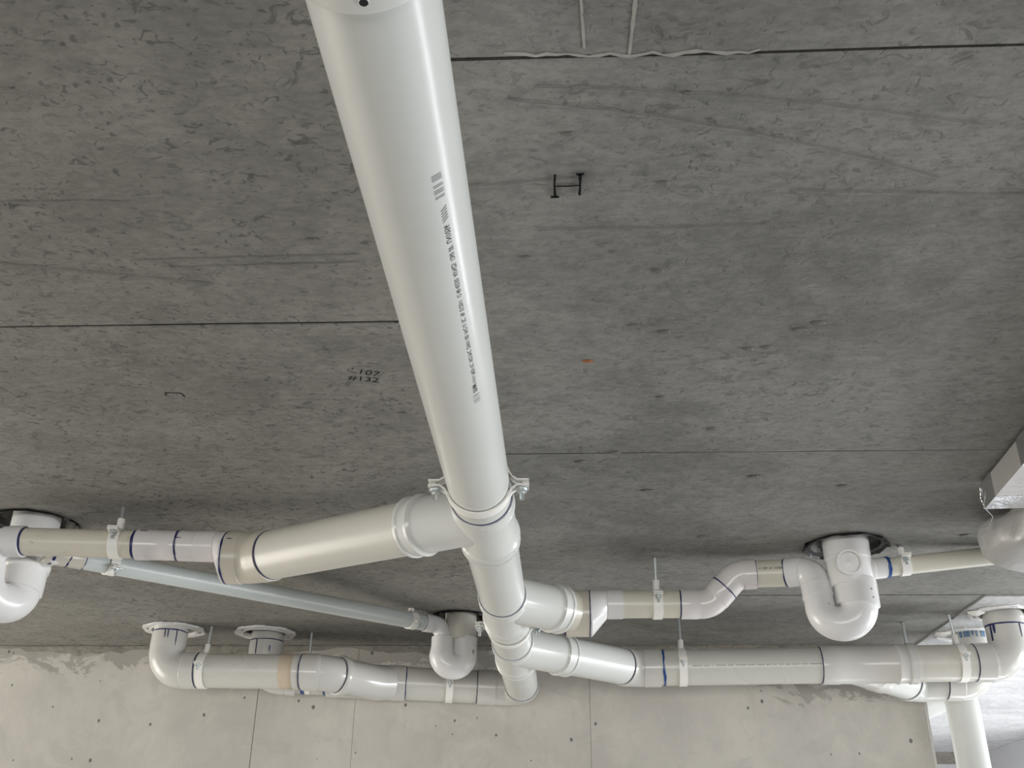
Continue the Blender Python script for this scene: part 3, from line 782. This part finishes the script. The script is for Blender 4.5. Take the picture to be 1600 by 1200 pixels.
# ---- thin slanting pipe to the small middle trap
o = thing('waste_pipe', 'thin bluish white pipe slanting from the left gully towards the small middle trap', 'pipe', SMALL, [(.085, RSM), (SMALL.L - .01, RSM)], M['blueish'])
o = thing('pipe_coupling', 'beige coupling pieces behind the cream pipe at the start of the thin pipe', 'fitting', SMALL, [(-.005, RSM), (-.004, .0272), (.050, .0272), (.052, .0266), (.090, .0266), (.0915, RSM)], M['beige'])
ring(o, SMALL, .012, .0272, .006); ring(o, SMALL, .052, .0266, .003, wob=.003); ring(o, SMALL, .0905, RSM, .003, wob=.003)
hanger(SMALL.at(.163)[0], sd, RSM, 'white clip on the thin pipe just below the cream pipe', face=(.5, -.6, -.3), ear_z=.0, rod=True, sock=.02)
hanger(SMALL.at(SMALL.L - .062)[0], sd, RSM, 'white clip at the far end of the thin slanting pipe', face=(.6, -.6, -.1), ear_z=-.006, sock=.016, rod_r=.003)
tx0, tx1 = -.366, -.300
ax = Ax(path([SM1 - sd*.006, (tx0, 3.200, 2.468), (tx0, 3.205, 2.343), (tx1 + .004, 3.222, 2.343), (tx1 + .004, 3.222, 2.437)], {1: .036, 2: .0355, 3: .0355}))
o = thing('p_trap', 'small white P-trap with a grey tick, right beside the main drain', 'trap', ax,
          [(0, RSM), (.001, .0282), (.030, .0282), (.032, .0272), (.088, .0272), (.090, .0345), (.120, .0350), (.145, .040), (.185, .0415), (ax.L - .066, .0385), (ax.L - .060, .0390), (ax.L - .004, .0390), (ax.L, .034)], M['trap'], seg=48)
ring(o, ax, -.002, RSM, .007, wob=.0012)
V, F = sweep(ax, [(.006, .0283), (.007, .0285), (.019, .0285), (.02, .0283)], 40, False, .003); mk('pink_stain', V[:], F[3:9] + F[43:49] + F[83:89], M['pinkstain'], o)
drip(o, ax, ax.L - .058, towards(ax, ax.L - .03, (.75, -.7, 0)), .013, .0388, .003, 'greyink')
thing('gully_riser', 'off-white riser pipe above the small middle trap', 'pipe', Ax([(-.312, 3.230, 2.425), (-.312, 3.230, 2.60)]), [(0, .0505), (.175, .0505)], M['warm'], seg=48)

# ---- second branch, to the right: reducer, offset, right-hand trap
thing('drain_pipe', 'stub of beige pipe between the second junction arm and the beige collar', 'pipe', B2, [(.19, RP), (.245, RP)], M['beige'])
bq = B2.at(.226)[0]
ax = Ax([Vector((bq.x - .008, 2.598, 2.354)), Vector((bq.x + .052, 2.598, 2.354))])
o = thing('pipe_coupling', 'beige collar fitting on the right of the second junction', 'fitting', ax, [(0, .054), (.001, .0592), (.004, .060), (.012, .0592), (ax.L, .0592)], M['beige'], seg=56)
ring(o, ax, -.0035, .0565, .004)
o, q3 = eccentric('white stepped reducer with a sloping underside on the right of the second junction', ax.P[-1] + Vector((.001, 0, 0)), (1, 0, 0), .0588, .0358, True, .046, .040, M['trap'])
ring(o, Ax([ax.P[-1], ax.P[-1] + Vector((.1, 0, 0))]), 0, .0589, .0026, wob=.0008)
RR = .0352
off0 = Vector((.345, 2.600, q3.z + .0005))
ax = Ax([q3 - Vector((.02, 0, 0)), off0 + Vector((.01, 0, 0))])
o = thing('drain_pipe', 'short cream pipe between the stepped reducer and the offset bends', 'pipe', ax, [(0, RR), (ax.L, RR)], M['cream'])
hanger((.257, 2.600, q3.z), (1, 0, 0), RR, 'white clip on the short cream pipe right of the stepped reducer', face=(0, -1, .1), ear_z=.012, sock=.028, lean=(.0, -.10))
c0 = Vector((.392, 2.598, q3.z)); c1 = Vector((.462, 2.580, 2.4485))
ax = Ax(path([off0 - Vector((.028, 0, 0)), c0, c0.lerp(c1, .55)], {1: .055}))
o = thing('pipe_elbow', 'lower white bend of the upward offset on the right', 'fitting', ax, [(0, RR), (.001, .0380), (.040, .0384), (.042, .0372), (ax.L - .034, .0372), (ax.L - .032, .0382), (ax.L, .0382)], M['pink'], seg=48)
ring(o, ax, -.003, RR, .0034, wob=.0005)
UP1 = Vector((.512, 2.575, 2.4495))
ax = Ax(path([c0.lerp(c1, .56), c1, UP1], {1: .05}))
o = thing('pipe_elbow', 'upper white bend of the upward offset on the right', 'fitting', ax, [(0, .0382), (.001, .0374), (.04, .0374), (ax.L - .036, .0374), (ax.L - .034, .0384), (ax.L, .0384), (ax.L, RR)], M['pink'], seg=48)
ring(o, ax, -.0015, .0380, .0032, wob=.0004)
UP2 = Vector((.590, 2.565, 2.4495))
ax = Ax([UP1 - Vector((.01, 0, 0)), UP2 + Vector((.01, 0, 0))])
o = thing('drain_pipe', 'short printed cream pipe between the offset bends and the right-hand trap', 'pipe', ax, [(0, .0345), (ax.L, .0345)], M['cream'])
ring(o, ax, .010, .0345, .0016, wob=.0003)
lettering(o, ax, .085, (0, -1, .12), 'C  4000DX  NL 7802  N', .0085, .0345, -1, 'ink', fit=.068)
lx, rx_ = .652, .738
ax = Ax(path([UP2 - Vector((.0, 0, 0)), (lx, 2.535, 2.4495), (lx, 2.510, 2.305), (rx_, 2.494, 2.302), (rx_, 2.496, 2.408)], {1: .044, 2: .0435, 3: .0435}))
o = thing('p_trap', 'large white P-trap on the right, its U-bend hanging below the offset run', 'trap', ax,
          [(0, RR), (.001, .0372), (.036, .0376), (.038, .036), (.096, .0362), (.098, .0390), (.132, .0390), (.134, .0368), (.17, .0375), (.21, .041), (.25, .045), (ax.L - .066, .0475), (ax.L - .064, .0525), (ax.L - .008, .0525), (ax.L, .050)], M['trap'], seg=52)
ring(o, ax, -.0035, RR, .0046, wob=.0005)
for s, f, sz in ((.165, (.35, -1, 0), .0022), (ax.L - .035, (.55, -1, 0), .0022), (ax.L - .055, (.6, -1, 0), .0016)):
    drip(o, ax, s, towards(ax, s, f), .004, ax and (.0392 if s < .2 else .0527), sz, 'scuff')
o = thing('gully_riser', 'white gully body with a round capped inlet above the right-hand trap', 'fitting', Ax([(.731, 2.500, 2.392), (.731, 2.500, 2.60)]),
          [(0, .050), (.002, .054), (.068, .0555), (.070, .057), (.20, .057)], M['trap'], seg=52)
ca = Vector((.716, 2.448, 2.440)); cdv = Vector((-.10, -1, -.18)).normalized()
V, F = sweep(Ax([ca + cdv*-.03, ca + cdv*.022]), [(0, .028), (.044, .028), (.046, .0305), (.052, .0305), (.052, .026), (.040, .0245), (.040, .006), (.0402, .0)], 36, False); mk('inlet_cap', V, F, M['trap'], o)
sa = Vector((.76, 2.499, 2.436)); sb = Vector((1.14, 2.500, 2.478)); RD = .0232
V, F = sweep(Ax([sa, sa + (sb - sa).normalized()*.062]), [(0, .030), (.028, .029), (.03, .0265), (.062, .0262)], 32); mk('side_inlet', V, F, M['trap'], o)
ax = Ax([sa + (sb - sa).normalized()*.055, sb])
o = thing('waste_pipe', 'thin cream pipe from the right-hand gully to the foil-wrapped duct', 'pipe', ax, [(0, RD), (ax.L, RD)], M['cream'])
ring(o, ax, .006, .0262, .008, 'primerbright', .002)
hanger(ax.at(.052)[0], (sb - sa), RD, 'white clip on the thin cream pipe at the right', face=(.05, -1, .35), ear_z=.004, sock=.022, lean=(-.06, .0))

# ---- third branch: the long low run to the right
o = thing('drain_pipe', 'white pipe slanting right from the third junction', 'pipe', B3, [(.20, RP), (.475, RP)], M['white'])
bx = Vector((.262, 3.262, 2.345))
R3 = Vector((1.40, 3.196, 2.352)); d3 = (R3 - bx).normalized()
ax = Ax(path([B3.at(.446)[0], B3.at(.486)[0], B3.at(.486)[0] + d3*.088], {1: .08}))
bx = B3.at(.486)[0]; d3 = (R3 - bx).normalized()
o = thing('pipe_elbow', 'white shallow bend at the start of the long right run', 'fitting', ax, [(0, RP), (0, .0588), (.020, .0592), (.022, .0575), (ax.L - .052, .0575), (ax.L - .050, .0592), (ax.L, .0592), (ax.L, RP)], M['greyfit'], seg=52)
ring(o, ax, -.003, RP, .0036, wob=.0005)
LR = Ax([bx, R3])
def lx_(x): return (x - bx.x)/d3.x
o2 = thing('drain_pipe', 'long grey-white pipe on the right with a line of small print', 'pipe', LR, [(lx_(.31), RP), (lx_(.84), RP)], M['grey'], seg=52)
ring(o2, LR, lx_(.327), RP, .006, 'primerbright', .003)
lettering(o2, LR, lx_(.815), (0, -1, -.12), 'W0900000  XW4  WV8  100  PVC  SC 2-96  24001  DWV 100 PVC  SN6  AS/NZS  V  1260  LN1056', .0066, RP, -1, 'greyink', fit=.40)
hanger(LR.at(lx_(.388))[0], d3, RP, 'white clip on the long right run next to its shallow bend', face=(.05, -1, .0), ear_z=.012, lean=(-.02, -.01))
s0 = lx_(.812); s1 = lx_(1.083)
BB = Ax([LR.at(s0 + .09)[0], Vector((1.115, 3.425, 2.340))])
o = thing('wye_junction', 'grey-white junction on the long right run with an arm going back under it', 'fitting', LR,
          [(s0, RP), (s0, .0588), (s0 + .052, .0592), (s0 + .055, .0578), (s1 - .050, .0578), (s1 - .044, .0612), (s1 - .038, .0608), (s1 - .034, .0590), (s1 - .012, .0590), (s1 - .008, .0620), (s1 + .012, .0618), (s1 + .013, RP)], M['greyfit'], seg=52,
          extra=[(BB, [(0, .0565), (.12, .0565), (.125, .0595), (.135, .0595), (.14, .0585), (.165, .0585), (.17, .060), (.18, .0595), (.181, RP)])])
ring(o, LR, s0 - .003, RP, .0032, wob=.0006)
thing('drain_pipe', 'grey-white pipe at the right end of the long run, before its last elbow', 'pipe', LR, [(s1, RP), (lx_(1.30), RP)], M['warm'])
hanger(LR.at(lx_(1.232))[0], d3, RP, 'white clip at the right end of the long run', face=(.1, -1, .05), ear_z=.012, lean=(-.10, -.06), rod_r=.0042)
# last elbow up to the near right flange
fx, fy = 1.386, 3.198
ax = Ax(path([LR.at(lx_(1.272))[0], (fx, fy, 2.352), (fx, fy, 2.482)], {1: .066}))
o = thing('pipe_elbow', 'grey-white elbow at the right edge turning up to the ceiling', 'fitting', ax, [(0, RP), (0, .0575), (.050, .0588), (.052, .0575), (ax.L - .02, .0575), (ax.L, .0572)], M['greyfit'], seg=52)
ring(o, ax, -.003, RP, .0032, wob=.0005)
ax2 = Ax([(fx, fy, 2.464), (fx, fy - .004, 2.60)])
o = thing('pipe_coupling', 'grey-white socket with blue drips under the near right floor flange', 'fitting', ax2, [(.0, .0572), (.001, .0598), (.030, .0602), (.034, .0588), (.134, .0588)], M['greyfit'], seg=52)
ring(o, ax2, -.004, .0575, .0045)
drip(o, ax2, .0, towards(ax2, 0, (-.95, -.42, 0)), -.07, .0585, .006); drip(o, ax2, .0, towards(ax2, 0, (-.85, -.6, 0)), -.030, .0585, .008); drip(o, ax2, 0, towards(ax2, 0, (.42, -1, 0)), -.045, .0585, .003)
flange(1.376, 3.165, 'near right white floor flange with lumps of mortar, at the right edge', .1)
flange(1.372, 3.450, 'rear right white floor flange, half hidden behind the long run', .4)
def lump(parent, x, y, z, r, seed, mat='pale'):
    rr = random.Random(seed); V, F = [], []; n = 10
    for q, zz in ((.5, -.35), (1, .0), (.95, .35), (.5, .6)):
        for k in range(n):
            a = 2*PI*k/n; m = r*q*(1 + .5*(rr.random()-.5)); V.append((x + m*math.cos(a)*1.3, y + m*math.sin(a)*.8, z + zz*r*.8))
    for i in range(3):
        for k in range(n): F.append((i*n+k, i*n+(k+1) % n, i*n+n+(k+1) % n, i*n+n+k))
    F += [tuple(range(n)), tuple(range(3*n, 4*n))]
    return tag(mk('mortar_lump', V, F, M['clip']), parent, 'mortar')
lump('white mortar lump on the left rim of the rear right flange', 1.275, 3.425, CEIL - .012, .022, 3)
lump('white mortar lump on the left rim of the near right flange', 1.284, 3.145, CEIL - .012, .020, 8)
# back arm: pipe, bend, elbow, riser
bp = BB.P[-1]; bd = (bp - BB.P[0]).normalized()
o = thing('drain_pipe', 'bright white pipe under the long right run, leaving its back arm', 'pipe', BB, [(.17, RP), (BB.L + .05, RP)], M['white'])
g1 = bp + bd*.085
ax = Ax(path([bp + bd*.035, g1, Vector((1.29, 3.450, 2.338))], {1: .07}))
o = thing('pipe_elbow', 'white bend under the long right run, before the rear riser elbow', 'fitting', ax, [(0, RP), (0, .0588), (.022, .0592), (.024, .0575), (ax.L - .02, .0575), (ax.L, .0575)], M['whitefit'])
ring(o, ax, -.003, RP, .003, wob=.0003); ring(o, ax, .0225, .0578, .002, wob=.0002)
ax = Ax(path([(1.262, 3.450, 2.338), (1.374, 3.450, 2.338), (1.374, 3.450, 2.475)], {1: .062}))
o = thing('pipe_elbow', 'grey-white elbow under the rear right floor flange, below the long run', 'fitting', ax, [(0, RP), (0, .0588), (.048, .0592), (.050, .0575), (ax.L - .045, .0575), (ax.L - .043, .0585), (ax.L, .0585), (ax.L, RP)], M['greyfit'], seg=52)
ring(o, ax, -.003, RP, .003, wob=.0004)
o = thing('drain_pipe', 'stub of blue-smeared pipe in the rear right floor flange', 'pipe', Ax([(1.374, 3.450, 2.46), (1.374, 3.450, 2.60)]), [(0, RP), (.14, RP)], M['greyfit'])
axs = Ax([(1.374, 3.450, 2.60), (1.374, 3.450, 2.46)])
for q, l, wq in ((-1.2, .034, .010), (-.75, .034, .006), (-.5, .030, .012), (-.2, .016, .008), (.05, .028, .004), (.5, .032, .016)): drip(o, axs, .104, towards(axs, 0, (q, -1, 0)), l, .0553, wq, 'primerpale')
bare_rod((1.110, 3.30, 2.36), 'bare grey rod dropping from the ceiling behind the right end of the long run')
# vertical stack behind
ax = Ax(path([(1.372, 3.62, 0.0), (1.372, 3.62, 2.355), (1.372, 4.3, 2.36)], {1: .07}))
thing('stack_pipe', 'white vertical stack pipe going down at the right end of the wall', 'pipe', ax, [(0, .0535), (ax.L, .0535)], M['white'], seg=52)

# ---- foil-wrapped duct at the right edge
rot = -.078
def DR(x, y): return (.905 + x*math.cos(rot) - y*math.sin(rot), 2.062 + x*math.sin(rot) + y*math.cos(rot))
def dbox(x0, x1, y0, y1, z0, z1, name, mat, parent=None):
    V, F = [], []; cx_, cy_ = DR((x0+x1)/2, (y0+y1)/2)
    box(V, F, (cx_, cy_, (z0+z1)/2), Vector((math.cos(rot), math.sin(rot), 0))*(x1-x0)/2, Vector((-math.sin(rot), math.cos(rot), 0))*(y1-y0)/2, (0, 0, (z1-z0)/2))
    return mk(name, V, F, mat, parent, (cx_, cy_, z0) if parent is None else None, smooth=False)
o = dbox(0, .52, -1.9, -.003, 2.440, 2.492, 'duct', M['foil']); tag(o, 'flat foil-faced duct under the ceiling at the right edge', 'duct')
for a, b in ((-.075, 0), (-.33, -.24), (-.70, -.62), (-1.1, -1.02)):
    dbox(-.0012, .5212, a, b + .0006, 2.4388, 2.4932, 'foil_tape', M['tape'], o)
def strand(pts, r=.0008):
    V, F = sweep(Ax([Vector(p) for p in pts]), [(0, r), (Ax([Vector(p) for p in pts]).L, r)], 8); return mk('tape_crease', V, F, M['tape'], o)
px, py = DR(0, 0)
strand([(px - .002, py - .045, 2.49), (px - .003, py - .02, 2.462), (px - .002, py + .001, 2.440)])
strand([(px - .003, py - .075, 2.466), (px - .003, py - .035, 2.448)])
strand([(px - .003, py - .004, 2.485), (px - .004, py + .002, 2.462), (px + .002, py + .002, 2.440), (px + .035, py + .05, 2.440), (px + .045, py + .10, 2.435), (px + .04, py + .14, 2.44)], .0011)
V, F = [], []; seg = 40
st = []
for k in range(13):
    f = k/12; y = 2.078 + .30*f
    if f < .12: sc = .80 + .2*f/.12
    else: sc = math.sqrt(max(.02, 1 - max(0, (f - .55)/.47)**2.4))
    st.append((y, sc, .012*math.sin(5*f + 1)))
for i, (y, sc, wv) in enumerate(st):
    for k in range(seg):
        a = 2*PI*k/seg; c_, s_ = math.cos(a), math.sin(a)
        px_ = math.copysign(abs(c_)**.45, c_); pz_ = math.copysign(abs(s_)**.55, s_)
        cr = 1 + .03*math.sin(3*a + i*.9) + .02*math.sin(7*a - i*1.7)
        V.append((1.185 + wv + px_*.205*sc*cr, y + .012*math.sin(2*a + i), 2.434 + pz_*.057*(.6 + .4*sc)*cr))
for i in range(len(st) - 1):
    for k in range(seg): F.append((i*seg+k, i*seg+(k+1) % seg, (i+1)*seg+(k+1) % seg, (i+1)*seg+k))
F += [tuple(range(seg)), tuple((len(st)-1)*seg + k for k in range(seg))]
tag(mk('wrapped_duct', V, F, M['wrap'], None, (1.185, 2.08, 2.434), angle=50), 'crumpled grey wrapped duct end below the flat foil duct', 'duct')

for ob in list(bpy.data.objects):
    if '_o' in ob: del ob['_o']
